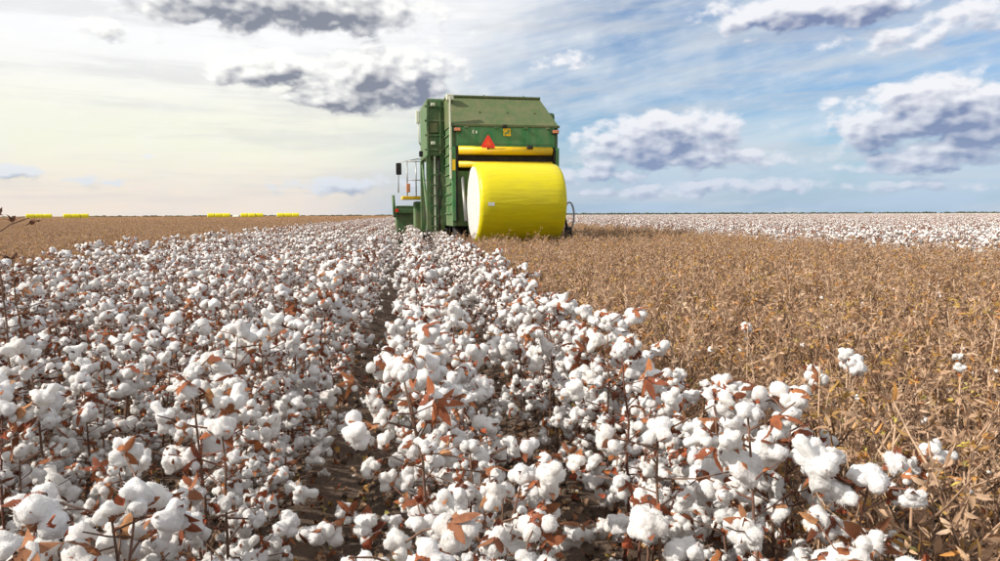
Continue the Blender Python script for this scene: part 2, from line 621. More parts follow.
def carpel(m, a, length, width, open_ang, curl, mi, tint, seg=3):
    """one dry pointed burr wall: a curved leaf from the origin outward"""
    vs, fs = [], []
    ca, sa = math.cos(a), math.sin(a)
    r, z, ang = .004, -.002, open_ang
    for i in range(seg + 1):
        t_ = i / seg
        w = width * (math.sin(math.pi * min(1, (.22 + .78 * t_))) ** .8) if i < seg else .0006
        for sgn, lift in ((-1, .3), (0, 0), (1, .3)):
            x, y, zz = r, sgn * w, z + lift * w
            vs.append((x * ca - y * sa, x * sa + y * ca, zz))
        r += length / seg * math.cos(ang)
        z += length / seg * math.sin(ang)
        ang += curl / seg
    for i in range(seg):
        for k in range(2):
            b = i * 3 + k
            fs.append((b, b + 1, b + 4, b + 3))
    m.add(vs, fs, mi, tint)

def burr_mb(seed, seg=3, scale=1.0, mi=0, tint=0.0):
    rr = random.Random(seed)
    m = MB()
    n = rr.choice((4, 5, 5))
    for i in range(n):
        carpel(m, 2 * math.pi * (i + rr.uniform(-.15, .15)) / n, rr.uniform(.028, .050) * scale, rr.uniform(.006, .012) * scale,
               rr.uniform(.1, 1.0), rr.uniform(-1.2, 1.2), mi, tint + rr.uniform(0, .18), seg)
    return m

def leaf_mb(seed, size=.05, mi=0, tint=0.0):
    """crumpled dead leaf"""
    rr = random.Random(seed)
    m = MB()
    nx, ny = 4, 5
    vs, fs = [], []
    fold, roll = rr.uniform(.4, 1.3), rr.uniform(-2.4, 2.4)
    for j in range(ny):
        t_ = j / (ny - 1)
        w = size * .55 * math.sin(math.pi * (.08 + .88 * t_)) * rr.uniform(.8, 1.15)
        a = roll * t_
        cx = size * (math.sin(a) / roll if abs(roll) > .05 else t_)
        cz = size * ((1 - math.cos(a)) / roll if abs(roll) > .05 else 0)
        for i in range(nx):
            s_ = (i / (nx - 1) - .5) * 2
            vs.append((cx, w * s_ * math.cos(fold * abs(s_)) * rr.uniform(.6, 1.25) + rr.uniform(-.005, .005), cz + w * abs(s_) * math.sin(fold) + rr.uniform(-.011, .011)))
    for j in range(ny - 1):
        for i in range(nx - 1):
            b = j * nx + i
            fs.append((b, b + 1, b + nx + 1, b + nx))
    m.add(vs, fs, mi, tint)
    return m

STYLES = ['round', 'round', 'long', 'long', 'round', 'small', 'long', 'round', 'small', 'round']
BOLL = {s: [boll_mb(100 + i, s, STYLES[i]) for i in range(10)] for s in (1, 2, 3, 4)}
BURR = [burr_mb(300 + i) for i in range(8)]
BURR_LOW = [burr_mb(330 + i, 2) for i in range(6)]
def dry_burr_mb(seed, seg):
    rr = random.Random(seed)
    m = MB()
    n = rr.choice((3, 4, 5))
    for i in range(n):
        carpel(m, 2 * math.pi * (i + rr.uniform(-.25, .25)) / n, rr.uniform(.026, .046), rr.uniform(.0035, .0075), rr.uniform(.3, 1.5), rr.uniform(-1.6, 1.0), 0, rr.uniform(0, .25), seg)
    return m
DRYBURR = [dry_burr_mb(360 + i, 3) for i in range(8)]
SLIVER = []
for _i in range(8):
    _m = MB()
    _b = leaf_mb(430 + _i, random.uniform(.05, .09))
    _m.merge(_b, Matrix.Diagonal((.72, .42, .8, 1)))
    SLIVER.append(_m)
LEAF = [leaf_mb(400 + i, random.uniform(.045, .075)) for i in range(8)]

def frame_from(axis, spin):
    q = Vector(axis).normalized().to_track_quat('Z', 'Y')
    return (q.to_matrix() @ Matrix.Rotation(spin, 3, 'Z')).to_4x4()

def cotton_recipe(seed, H=.88, nb=60, spread=.26):
    """stem mesh + where its bolls, burrs and dead leaves sit"""
    rr = random.Random(seed)
    stem = MB()
    lean = Vector((rr.uniform(-.05, .05), rr.uniform(-.05, .05), 0))
    main = []
    for i in range(8):
        t_ = i / 7
        main.append(lean * t_ * t_ + Vector((rr.uniform(-.008, .008), rr.uniform(-.008, .008), H * t_ - .03 * (i == 0))))
    stem.tube(main, [.0075 - .005 * i / 7 for i in range(8)], 6, 0, rr.random())
    bolls, leaves = [], []
    nbr = 18
    for k in range(nbr):
        t_ = .24 + .76 * k / (nbr - 1)
        h = H * t_
        base = main[min(7, int(t_ * 7))].lerp(main[min(7, int(t_ * 7) + 1)], t_ * 7 % 1)
        a = k * 2.4 + rr.uniform(-.5, .5)
        ln = spread * (1.25 - .75 * t_) * rr.uniform(.7, 1.3)
        d = Vector((math.cos(a), math.sin(a), rr.uniform(.1, .6)))
        pts = [base]
        nodes = 3 if ln > .22 else 2 if ln > .09 else 1
        for j in range(nodes):
            jd = (d + Vector((rr.uniform(-.3, .3), rr.uniform(-.3, .3), rr.uniform(-.2, .2)))).normalized()
            pts.append(pts[-1] + jd * ln / nodes)
        stem.tube(pts, [.0030, .0024, .0018, .0014][:len(pts)], 4, 0, rr.random(), cap=False)
        for j, p in enumerate(pts[1:]):
            if len(bolls) < nb and rr.random() < .64:
                out = Vector((math.cos(a + rr.uniform(-.9, .9)), math.sin(a + rr.uniform(-.9, .9)), 0))
                droop = rr.uniform(-1.6, .2) if rr.random() < .7 else rr.uniform(.2, 1.5)
                ax = (out + Vector((0, 0, droop))).normalized()
                v = rr.randrange(10)
                s_ = rr.choice((rr.uniform(.7, 1.0), rr.uniform(1.0, 1.45), rr.uniform(1.15, 1.65))) * (.85 + .2 * t_)
                bolls.append((v, p + ax * .012, frame_from(ax, rr.uniform(0, 6.3)), s_, rr.randrange(8), rr.random()))
    # a boll at the very top
    bolls.append((rr.choice((0, 1, 4)), main[-1], frame_from((rr.uniform(-.5, .5), rr.uniform(-.5, .5), 1), 0), rr.uniform(.85, 1.15), rr.randrange(8), rr.random()))
    for k in range(11):
        t_ = rr.uniform(.35, 1.03)
        a = rr.uniform(0, 6.3)
        r = spread * (1.1 - .6 * t_) * rr.uniform(.3, 1)
        leaves.append((rr.randrange(8), Vector((math.cos(a) * r, math.sin(a) * r, H * t_ + rr.uniform(-.02, .05))) + lean * t_ * t_,
                       Euler((rr.uniform(0, 6.3), rr.uniform(-1, 1), rr.uniform(0, 6.3))).to_matrix().to_4x4(), rr.uniform(.28, .58), rr.random()))
    return stem, bolls, leaves

def place(p, rot, s):
    return Matrix.Translation(p) @ rot @ Matrix.Scale(s, 4)

NREC = 10
REC = [cotton_recipe(50 + i, H=random.uniform(.84, .95)) for i in range(NREC)]
COTTON_MATS = [M['stem'], M['cotton'], M['burr'], M['rust_leaf']]

def joined_bolls(rec, sub, low=False, everything=False, keep=1.0):
    stem, bolls, leaves = rec
    m = MB()
    if everything:
        m.merge(stem, None, 0)
    for i, (v, p, rot, s, bv, tn) in enumerate(bolls):
        m.merge(BOLL[sub][v], place(p, rot, s), 1, tn)
        m.merge((BURR_LOW[bv % 6] if low else BURR[bv]), place(p - rot.to_3x3() @ Vector((0, 0, .012 * s)), rot, s * 1.14), 2, tn)
    for (v, p, rot, s, tn) in leaves:
        m.merge(LEAF[v], place(p, rot, s), 3, tn)
    return m

# ------------------------------------------------------------------ picked stalk pieces
def stalk_recipe(seed, H=.72, spread=.20, nburr=60):
    rr = random.Random(seed)
    stem = MB()
    lean = Vector((rr.uniform(-.12, .12), rr.uniform(-.12, .12), 0))
    main = [lean * (i / 6) ** 2 + Vector((rr.uniform(-.012, .012), rr.uniform(-.012, .012), H * i / 6 - .03 * (i == 0))) for i in range(7)]
    stem.tube(main, [.0075 - .004 * i / 6 for i in range(7)], 5, 0, rr.random())
    burrs, leaves = [], []
    nbr = 22
    for k in range(nbr):
        t_ = .22 + .76 * k / (nbr - 1)
        base = main[min(6, int(t_ * 6))].lerp(main[min(6, int(t_ * 6) + 1)], t_ * 6 % 1)
        a = k * 2.4 + rr.uniform(-.6, .6)
        ln = spread * (1.35 - .7 * t_) * rr.uniform(.6, 1.35)
        d = Vector((math.cos(a), math.sin(a), rr.uniform(.5, 2.6)))
        pts = [base]
        for j in range(2):
            pts.append(pts[-1] + (d + Vector((rr.uniform(-.4, .4), rr.uniform(-.4, .4), rr.uniform(-.3, .3)))).normalized() * ln / 2)
        stem.tube(pts, [.0034, .0028, .002], 4, 0, rr.random(), cap=False)
        for p in pts[1:]:
            if len(burrs) < nburr:
                ax = Vector((math.cos(a) + rr.uniform(-.6, .6), math.sin(a) + rr.uniform(-.6, .6), rr.uniform(-.5, 1.2)))
                burrs.append((rr.randrange(8), p, frame_from(ax, rr.uniform(0, 6.3)), rr.uniform(.7, 1.15), rr.random()))
    for k in range(22):
        t_ = rr.uniform(.2, 1.02)
        a = rr.uniform(0, 6.3)
        r = spread * (1.2 - .5 * t_) * rr.uniform(.2, 1.1)
        leaves.append((rr.randrange(8), Vector((math.cos(a) * r, math.sin(a) * r, H * t_)) + lean * t_ * t_,
                       Euler((rr.uniform(0, 6.3), rr.uniform(-1, 1), rr.uniform(0, 6.3))).to_matrix().to_4x4(), rr.uniform(.4, .85), rr.random()))
    lint = []
    for k in range(rr.choice((0, 1, 1, 2))):
        if burrs:
            lint.append((rr.choice((5, 8)), rr.choice(burrs)[1], frame_from((rr.uniform(-1, 1), rr.uniform(-1, 1), -.6), 0), rr.uniform(.35, .7), rr.random()))
    return stem, burrs, leaves, lint
SREC = [stalk_recipe(900 + i, H=random.uniform(.74, .93)) for i in range(9)]
STALK_MATS = [M['dry_stem'], M['dry_burr'], M['dry_leaf'], M['cotton']]

def joined_burrs(rec, low=False, everything=False, lints=True):
    stem, burrs, leaves, lint = rec
    m = MB()
    if everything:
        m.merge(stem, None, 0)
    for (v, p, rot, s, tn) in burrs:
        m.merge(DRYBURR[v], place(p, rot, s), 1, tn)
    for (v, p, rot, s, tn) in leaves:
        m.merge(SLIVER[v], place(p, rot, s), 2, tn)
    if lints:
        for (v, p, rot, s, tn) in lint:
            m.merge(BOLL[2][v], place(p, rot, s), 3, tn)
    return m

# ------------------------------------------------------------------ mass planting: one object whose mesh holds the templates and the spots
def mass(name, label, cat, protos, mats, spots):
    """protos: list of MB; spots: list of (x,y,z,rz,scale,k, tiltx, tilty)"""
    V, Fc, mi, tn, vid = [], [], [], [], []
    for k, p in enumerate(protos):
        o = len(V)
        V.extend(p.v)
        Fc.extend([tuple(i + o for i in f) for f in p.f])
        mi.extend(p.m)
        tn.extend(p.t)
        vid.extend([k] * len(p.v))
    n0 = len(V)
    S_ = np.array(spots, float)
    V.extend(map(tuple, S_[:, :3]))
    vid.extend((100 + S_[:, 5]).astype(int).tolist())
    me = bpy.data.meshes.new(name)
    me.from_pydata(V, [], Fc)
    for m in mats:
        me.materials.append(m)
    me.polygons.foreach_set('material_index', mi)
    me.polygons.foreach_set('use_smooth', [True] * len(Fc))
    me.attributes.new('tint', 'FLOAT', 'FACE').data.foreach_set('value', tn)
    me.attributes.new('vid', 'INT', 'POINT').data.foreach_set('value', vid)
    rot = np.zeros((len(V), 3))
    rot[n0:, 0], rot[n0:, 1], rot[n0:, 2] = S_[:, 6], S_[:, 7], S_[:, 3]
    me.attributes.new('rot', 'FLOAT_VECTOR', 'POINT').data.foreach_set('vector', rot.ravel())
    sc = np.ones(len(V))
    sc[n0:] = S_[:, 4]
    me.attributes.new('sc', 'FLOAT', 'POINT').data.foreach_set('value', sc)
    o = link(name, me, label=label, category=cat, kind='stuff')
    g = bpy.data.node_groups.new(name + '_planting', 'GeometryNodeTree')
    g.interface.new_socket('Geometry', in_out='INPUT', socket_type='NodeSocketGeometry')
    g.interface.new_socket('Geometry', in_out='OUTPUT', socket_type='NodeSocketGeometry')
    N, L = g.nodes, g.links
    gi, go = N.new('NodeGroupInput'), N.new('NodeGroupOutput')
    def attr(nm, typ):
        a = N.new('GeometryNodeInputNamedAttribute')
        a.data_type = typ
        a.inputs[0].default_value = nm
        return a.outputs[0]
    av, ar, asx = attr('vid', 'INT'), attr('rot', 'FLOAT_VECTOR'), attr('sc', 'FLOAT')
    e2r = N.new('FunctionNodeEulerToRotation')
    L.new(ar, e2r.inputs[0])
    join = N.new('GeometryNodeJoinGeometry')
    for k in range(len(protos)):
        parts = []
        for val in (k, 100 + k):
            c = N.new('FunctionNodeCompare')
            c.data_type = 'INT'
            c.operation = 'EQUAL'
            L.new(av, c.inputs[2])
            c.inputs[3].default_value = val
            s = N.new('GeometryNodeSeparateGeometry')
            s.domain = 'POINT'
            L.new(gi.outputs[0], s.inputs[0])
            L.new(c.outputs[0], s.inputs[1])
            parts.append(s.outputs[0])
        ip = N.new('GeometryNodeInstanceOnPoints')
        L.new(parts[1], ip.inputs['Points'])
        L.new(parts[0], ip.inputs['Instance'])
        L.new(e2r.outputs[0], ip.inputs['Rotation'])
        L.new(asx, ip.inputs['Scale'])
        L.new(ip.outputs[0], join.inputs[0])
    L.new(join.outputs[0], go.inputs[0])
    md = o.modifiers.new('planting', 'NODES')
    md.node_group = g
    return o

# ------------------------------------------------------------------ the ground
ROW = 0.74
ROWS_COTTON = [0.01 + ROW * i for i in range(-7, 0)] + [.17, .95]       # the standing cotton the camera looks along
X_LEFT, X_RIGHT, X_FAR = -5.5, 1.42, 10.6

def ground_z(x, y):
    """low ridges under the rows, a little unevenness"""
    ph = (x - 0.10) / ROW
    return 0.035 * math.cos(2 * math.pi * ph) - .035 + .02 * mnoise.noise(Vector((x * 1.3, y * 1.3, 0)))

def build_ground():
    # a sheet to the horizon with a finely ridged near part
    xs = np.concatenate([np.linspace(-3000, -40, 12), np.linspace(-12, 12, 260), np.linspace(40, 3000, 12)])
    ys = np.concatenate([np.linspace(-400, -6, 5), np.linspace(-1, 14, 170), np.geomspace(20, 4500, 24)])
    vs, fs = [], []
    for y in ys:
        for x in xs:
            near = abs(x) <= 12.01 and -1.01 <= y <= 14.01
            z = ground_z(x, y) + .018 * mnoise.noise(Vector((x * 9, y * 9, 4))) + .012 * mnoise.noise(Vector((x * 24, y * 24, 1))) if near else -.035
            vs.append((x, y, z))
    nx = len(xs)
    mi = []
    for j in range(len(ys) - 1):
        for i in range(nx - 1):
            b = j * nx + i
            fs.append((b, b + 1, b + nx + 1, b + nx))
            mi.append(0 if (abs(xs[i]) <= 40 and ys[j] < 60) else 1)
    me = bpy.data.meshes.new('field_soil')
    me.from_pydata(vs, [], fs)
    me.materials.append(M['soil'])
    me.materials.append(M['litter'])
    me.polygons.foreach_set('material_index', mi)
    me.polygons.foreach_set('use_smooth', [True] * len(fs))
    link('field_soil', me, kind='structure')
build_ground()

# ------------------------------------------------------------------ where every plant stands
def in_view(x, y, h, margin=45):
    P = np.array([[x, y, 0.1], [x, y, h]])
    u, v, d = project(P)
    if d[0] < .4:
        return False
    return (-margin < u[1] < 1000 + margin) and v[1] < 561 + 110 and v[0] > 150

cotton_spots, stalk_spots, right_spots = [], [], []
NEAR_Y = 9.6                      # past this line rows are planted in lengths of several plants
def spot(x, y, tilt, nk, sx=.07):
    return (x + random.gauss(0, sx), y + random.uniform(-.04, .04), random.uniform(0, 6.28), random.uniform(.82, 1.12), random.randrange(nk), random.gauss(0, tilt), random.gauss(0, tilt))
for r in ROWS_COTTON:
    y = .95
    while y < NEAR_Y:
        close = .45 * min(1, max(0, (y - 3) / 5))         # the furrow shuts farther on
        shift = (-.10 if 0 < r < .5 else .08 if -1 < r < 0 else 0) * close
        cotton_spots.append(spot(r + shift, y, .07, NREC, .11 if r > .5 else .05 if r > -1 else .07))
        y += random.uniform(.13, .20)
for sx_, sy_ in ((1.02, 1.62), (1.16, 2.1), (1.22, 2.9), (1.25, 3.6)):
    cotton_spots.append(spot(sx_, sy_, .08, NREC, .02))
# the picked strip on the right
x = X_RIGHT
while x < X_FAR - .3:
    y = .85
    while y < NEAR_Y:
        if x < y * 1.0 + 3 and math.hypot(x, y) > 1.9:
            stalk_spots.append(spot(x, y, .13, 9, .1))
        y += random.uniform(.13, .21)
    x += ROW * .45
# the picked field on the left
x = X_LEFT - .5
while x > -9:
    y = 6.0
    while y < NEAR_Y:
        if x > -(y * .56 + 3):
            stalk_spots.append(spot(x, y, .13, 9, .1))
        y += random.uniform(.15, .24)
    x -= ROW * .5

def split(spots, h, limit):
    vis, rest = [], []
    for s in spots:
        if in_view(s[0], s[1], h * s[3]):
            vis.append((math.hypot(s[0], s[1]), s))
        else:
            rest.append(s)
    vis.sort(key=lambda q: q[0])
    return vis[:limit], rest + [q[1] for q in vis[limit:]]
near_cotton, far_cotton = split(cotton_spots, .88, 300)
near_stalk, far_stalk = split([s for s in stalk_spots if s[0] > 0], .72, 300)
far_stalk += [s for s in stalk_spots if s[0] <= 0]
CUT_BOLL = 4.6       # past this a boll is under ten pixels
CUT_BURR = 3.1

def plant_matrix(s):
    return Matrix.Translation((s[0], s[1], ground_z(s[0], s[1]) - .005)) @ Euler((s[5], s[6], s[2])).to_matrix().to_4x4() @ Matrix.Scale(s[3], 4)

stem_me = [REC[k][0].mesh('cotton_stem', [M['stem']]) for k in range(NREC)]
bollcol_me = [joined_bolls(REC[k], 2).mesh('open_bolls', COTTON_MATS) for k in range(NREC)]
boll_me = [BOLL[4][k].mesh('boll', [M['cotton']]) for k in range(10)]
burr_me = [b.mesh('burr', [M['burr']]) for b in BURR]
leaf_me = [b.mesh('dried_leaf', [M['rust_leaf']]) for b in LEAF]

def row_words(x):
    i = 1 if x > .58 else 0 if x > -.27 else round((x - .02) / ROW)
    if i == 1:
        return 'white cotton plant in the edge row beside the picked stalks', 'cotton plants in the edge row'
    if i == 0:
        return 'white cotton plant in the row just right of the bare furrow', 'cotton plants right of the furrow'
    if i == -1:
        return 'white cotton plant in the row just left of the bare furrow', 'cotton plants left of the furrow'
    if i == -2:
        return 'white cotton plant in the second row left of the bare furrow', 'cotton plants in the second row left of the furrow'
    return 'white cotton plant among the rows at the left of the field', 'cotton plants in the left rows'

for dist, s in near_cotton:
    k = s[4]
    lab, grp = row_words(s[0])
    band = 'big foreground' if dist < 2.1 else 'nearby' if dist < 3.6 else 'smaller, farther'
    lab, grp = band + ' ' + lab, band + ' ' + grp
    o = link('cotton_plant', None, None, plant_matrix(s), label=lab, category='cotton plant', group=grp)
    o.empty_display_size = .05
    link('stem', stem_me[k], o)
    if dist < CUT_BOLL:
        for (v, p, rot, sc, bv, tn) in REC[k][1]:
            b = link('boll', boll_me[v], o, place(p, rot, sc))
            link('burr', burr_me[bv], b, place((0, 0, -.012), Matrix.Identity(4), 1.14))
        for (v, p, rot, sc, tn) in REC[k][2]:
            link('dried_leaf', leaf_me[v], o, place(p, rot, sc))
    else:
        link('open_bolls', bollcol_me[k], o, kind='stuff')

sstem_me = [SREC[k][0].mesh('stalk_stem', [M['dry_stem']]) for k in range(9)]
sburr_me = [b.mesh('empty_burr', [M['dry_burr']]) for b in DRYBURR]
sleaf_me = [b.mesh('dry_leaf', [M['dry_leaf']]) for b in SLIVER]
slint_me = {k: BOLL[3][k].mesh('lint_tuft', [M['cotton']]) for k in (5, 8)}
sburrs_me = [joined_burrs(SREC[k]).mesh('empty_burrs', STALK_MATS) for k in range(9)]
for dist, s in near_stalk:
    k = s[4]
    if s[0] < 2.4:
        lab, grp = 'picked brown cotton stalk with empty burrs next to the white edge row', 'picked stalks beside the edge row'
    else:
        lab, grp = 'picked brown cotton stalk with empty burrs out in the stripped strip', 'picked stalks in the stripped strip'
    band = 'big foreground' if dist < 3.0 else 'nearby' if dist < 4.6 else 'smaller, farther'
    lab, grp = band + ' ' + lab, band + ' ' + grp
    o = link('picked_stalk', None, None, plant_matrix(s), label=lab, category='cotton stalk', group=grp)
    o.empty_display_size = .05
    link('stem', sstem_me[k], o)
    if dist < CUT_BURR:
        for (v, p, rot, sc, tn) in SREC[k][1]:
            link('empty_burr', sburr_me[v], o, place(p, rot, sc))
        for (v, p, rot, sc, tn) in SREC[k][2]:
            link('dry_leaf', sleaf_me[v], o, place(p, rot, sc))
        for (v, p, rot, sc, tn) in SREC[k][3]:
            link('lint_tuft', slint_me[v], o, place(p, rot, sc))
    else:
        link('empty_burrs', sburrs_me[k], o, kind='stuff')

# ---- mid distance: single plants, instanced
def spot_rows(spots):
    return [(s[0], s[1], (ground_z(s[0], s[1]) if abs(s[0]) < 12 and s[1] < 14 else -.035) - .005, s[2], s[3], s[4], s[5], s[6]) for s in spots]
cot_proto = [joined_bolls(REC[k], 2, True, True) for k in range(NREC)]
stk_proto = [joined_burrs(SREC[k], True, True) for k in range(9)]
mass('cotton_rows', 'white cotton plants standing between the nearer rows', 'cotton field', cot_proto, COTTON_MATS, spot_rows(far_cotton))
mass('picked_stalks', 'brown stripped cotton stalks crowding the picked ground nearby', 'cotton stalks', stk_proto, STALK_MATS, spot_rows(far_stalk))

# ---- farther: lengths of row, then whole patches, instead of single plants
cot_low = [joined_bolls(REC[k], 1, True, True) for k in range(NREC)]
def row_length(seed, protos, n, ly, tilt, sx, step):
    rr = random.Random(seed)
    m = MB()
    for i in range(n):
        y = -ly / 2 + ly * (i + rr.uniform(.2, .8)) / n
        mt = Matrix.Translation((rr.gauss(0, sx), y, 0)) @ Euler((rr.gauss(0, tilt), rr.gauss(0, tilt), rr.uniform(0, 6.3))).to_matrix().to_4x4() @ Matrix.Scale(rr.uniform(.82, 1.12), 4)
        m.merge(rr.choice(protos), mt)
    return m
LEN = 2.4
rowC = [row_length(60 + i, cot_proto, 13, LEN, .06, .07, 0) for i in range(3)] + [row_length(70 + i, cot_low, 13, LEN, .06, .07, 0) for i in range(3)]
rowS = [row_length(80 + i, stk_proto, 15, LEN, .13, .13, 0) for i in range(5)]

def big_patch(seed, kind, lx, ly):
    rr = random.Random(seed)
    m = MB()
    n = int(lx * ly * 4.5)
    for i in range(n):
        if kind == 'C':
            x = (i % 6 - 2.5) * ROW + rr.gauss(0, .08)
        else:
            x = rr.uniform(-lx / 2, lx / 2)
        y = rr.uniform(-ly / 2, ly / 2)
        h = rr.uniform(.78, .98) if kind == 'C' else rr.uniform(.66, .92)
        m.tube([(x, y, 0), (x + rr.uniform(-.1, .1), y + rr.uniform(-.1, .1), h)], [.012, .006], 3, 0, rr.random(), cap=False)
        for j in range(9 if kind == 'C' else 11):
            t_ = rr.uniform(.25, 1.05)
            a_, r_ = rr.uniform(0, 6.3), .3 * (1.3 - .7 * t_) * rr.random()
            p = Vector((x + r_ * math.cos(a_), y + r_ * math.sin(a_), h * t_))
            rt = Euler((rr.uniform(0, 6), rr.uniform(0, 6), 0)).to_matrix().to_4x4()
            if kind == 'C':
                if j % 9 in (1, 2, 4, 5, 7):
                    m.merge(BOLL[1][rr.randrange(10)], place(p, rt, rr.uniform(1.0, 1.5)), 1, rr.random())
                else:
                    m.merge(BURR_LOW[rr.randrange(6)], place(p, rt, 1.4), 2, rr.random())
            else:
                m.merge(BURR_LOW[rr.randrange(6)] if rr.random() < .6 else LEAF[rr.randrange(8)], place(p, rt, rr.uniform(.9, 1.4)), 1 if rr.random() < .8 else 2, rr.random())
    return m
bigC = [big_patch(20 + i, 'C', ROW * 6, 6.0) for i in range(2)]
bigS = [big_patch(40 + i, 'S', 4.6, 6.0) for i in range(2)]

MACHINE_X, MACHINE_Y0, MACHINE_Y1 = (1.0, 4.9), 20.3, 29.0
def zone(x, y):
    if x < X_LEFT:
        return 'S'
    if x > X_FAR or x < X_RIGHT:
        return 'C'
    if y > 28.5 and x < 6.5:
        return 'C'                # still unpicked ahead of the machine
    return 'S'
def lengths(kind, x0, x1, dx, y1, nA):
    out = []
    y = NEAR_Y + LEN / 2
    while y < y1:
        x = x0
        while x < x1:
            if -(y * .58 + 4) < x < y * 1.02 + 4 and zone(x, y) == kind:
                flat = MACHINE_X[0] < x < MACHINE_X[1] and MACHINE_Y0 < y < MACHINE_Y1 + 1 and kind == 'S'
                if not (flat and random.random() < .7):
                    k = random.randrange(3) + (3 if y > 24 and kind == 'C' else 0) if kind == 'C' else random.randrange(nA)
                    out.append((x, y + random.uniform(-.15, .15), -.035, random.choice((0, math.pi)) + random.gauss(0, .03), random.uniform(.93, 1.07), k, 0, 0))
            x += dx
        y += LEN * .97
    return out
def patches(kind, y0, y1, k0):
    out = []
    y = y0
    while y < y1:
        x = -(y * .58 + 6)
        while x < y * 1.02 + 6:
            if zone(x, y) == kind:
                out.append((x, y + random.uniform(-1, 1), -.035, random.choice((0, math.pi)), random.uniform(.95, 1.1), k0 + random.randrange(2), 0, 0))
            x += 4.5
        y += 6.0
    return out
first = [r - .045 if 0 < r < .5 else r + .036 if -1 < r < 0 else r for r in ROWS_COTTON]
YF = 90.0
cot = []
for r in first:
    cot += lengths('C', r, r + .01, ROW, YF, 6)
cot += lengths('C', X_RIGHT + .3, 6.5, ROW, YF, 6)
mass('cotton_rows', 'white cotton rows running ahead past the harvester', 'cotton field', rowC, COTTON_MATS, cot)
mass('cotton_rows', 'unpicked white cotton beyond the brown strip on the right', 'cotton field', rowC, COTTON_MATS, lengths('C', X_FAR + .1, 100, ROW, YF, 6))
mass('picked_stalks', 'brown picked strip behind the harvester', 'cotton stalks', rowS, STALK_MATS, lengths('S', X_RIGHT + .1, X_FAR, ROW * .5, YF, 5))
mass('picked_stalks', 'brown picked field at the left under the yellow bales', 'cotton stalks', rowS, STALK_MATS, lengths('S', -60, X_LEFT - .2, ROW * .62, YF, 5))
mass('cotton_rows', 'distant white cotton stretching to the horizon', 'cotton field', bigC, COTTON_MATS, patches('C', YF + 2, 560, 0))
mass('picked_stalks', 'distant brown picked field reaching the left horizon', 'cotton stalks', bigS, STALK_MATS, patches('S', YF + 2, 560, 0))

# ------------------------------------------------------------------ litter on the furrow floor
def litter():
    protos = [LEAF[i] for i in range(4)] + [BURR_LOW[i] for i in range(3)]
    P = []
    for i, p in enumerate(protos):
        m = MB()
        m.merge(p, None, 0 if i < 4 else 1)
        P.append(m)
    tuft = MB()
    tuft.merge(BOLL[2][5], Matrix.Scale(.5, 4), 2)
    P.append(tuft)
    clod = MB()
    V, Fc = ICO[2]
    clod.add([Vector(d) * .02 * (1 + .35 * mnoise.noise(Vector(d) * 2.2)) for d in V], Fc, 3)
    P.append(clod)
    S_ = []
    for i in range(9000):
        y = random.uniform(.6, 9)
        x = random.uniform(-1.6 - y * .2, 1.5 + y * .45)
        k = random.choices(range(9), [5, 5, 5, 5, 3, 3, 3, .7, 9])[0]
        S_.append((x, y, ground_z(x, y) + .012, random.uniform(0, 6.3), random.uniform(.4, 1.1), k, random.uniform(-.6, .6), random.uniform(-.6, .6)))
    mass('ground_litter', 'dead leaves, burrs and clods lying in the furrows', 'litter', P, [M['dry_leaf'], M['burr'], M['cotton'], M['soil']], S_)
litter()

# ------------------------------------------------------------------ the tall dark plant at the left edge
dark_me = [b.mesh('dark_burr', [M['dark_burr']]) for b in BURR[:4]]
dark_leaf_me = [b.mesh('dried_leaf', [M['dark_burr']]) for b in LEAF[:4]]
def tall_plant(px, y, H, seed, label):
    stem, bolls, leaves = cotton_recipe(seed, H=H, nb=60, spread=.22)
    d = ray(px, 300)
    o = link('tall_cotton_plant', None, None, Matrix.Translation((d[0] / d[1] * y, y, -.03)), label=label, category='cotton plant')
    link('stem', stem.mesh('stem', [M['stem']]), o)
    for i, (v, p, rot, sc, bv, tn) in enumerate(bolls):
        if p.z > 1.05 or (p.z > .93 and i % 4):
            link('dark_burr', dark_me[i % 4], o, place(p, rot, 1.0))
        else:
            b = link('boll', boll_me[v], o, place(p, rot, sc * (.8 if p.z > .93 else 1)))
            link('burr', dark_me[i % 4], b, place((0, 0, -.012), Matrix.Identity(4), 1.14))
    for i, (v, p, rot, sc, tn) in enumerate(leaves):
        link('dried_leaf', dark_leaf_me[i % 4], o, place(p, rot, sc * 1.2))
tall_plant(7, 3.1, 1.53, 777, 'tallest dark stalk, rising above the horizon at the left edge')
tall_plant(28, 3.5, 1.34, 778, 'dark stalk just below the horizon, right beside the tallest one')

# lint left hanging on picked stalks and one stray burr cluster, seen in the brown strip
def stray(px, py, h, n, label, seed):
    rr = random.Random(seed)
    d = ray(px, py)
    tt = (h - CAM_H) / d[2]
    X, Y = d[0] * tt, d[1] * tt
    o = link('missed_cotton_plant', None, None, Matrix.Translation((X, Y, ground_z(X, Y))), label=label, category='cotton plant')
    st = MB()
    st.tube([(0, 0, -.02), (.01, .01, h * .5), (0, 0, h)], [.006, .005, .003], 5)
    for i in range(n):
        a = rr.uniform(0, 6.3)
        p = Vector((math.cos(a) * rr.uniform(.01, .05), math.sin(a) * rr.uniform(.01, .05), h - rr.uniform(0, .10)))
        st.tube([(0, 0, p.z - .04), p], [.003, .002], 4)
        ax = (math.cos(a), math.sin(a), rr.uniform(-1.2, .2))
        b = link('boll', boll_me[rr.choice((0, 2, 3, 5, 8))], o, place(p, frame_from(ax, rr.uniform(0, 6)), rr.uniform(.8, 1.2)))
        link('burr', burr_me[rr.randrange(8)], b, place((0, 0, -.012), Matrix.Identity(4), 1.14))
    link('stem', st.mesh('stem', [M['dry_stem']]), o)
stray(848, 345, .97, 5, 'missed white cotton bolls high on a stalk in the brown strip', 1)
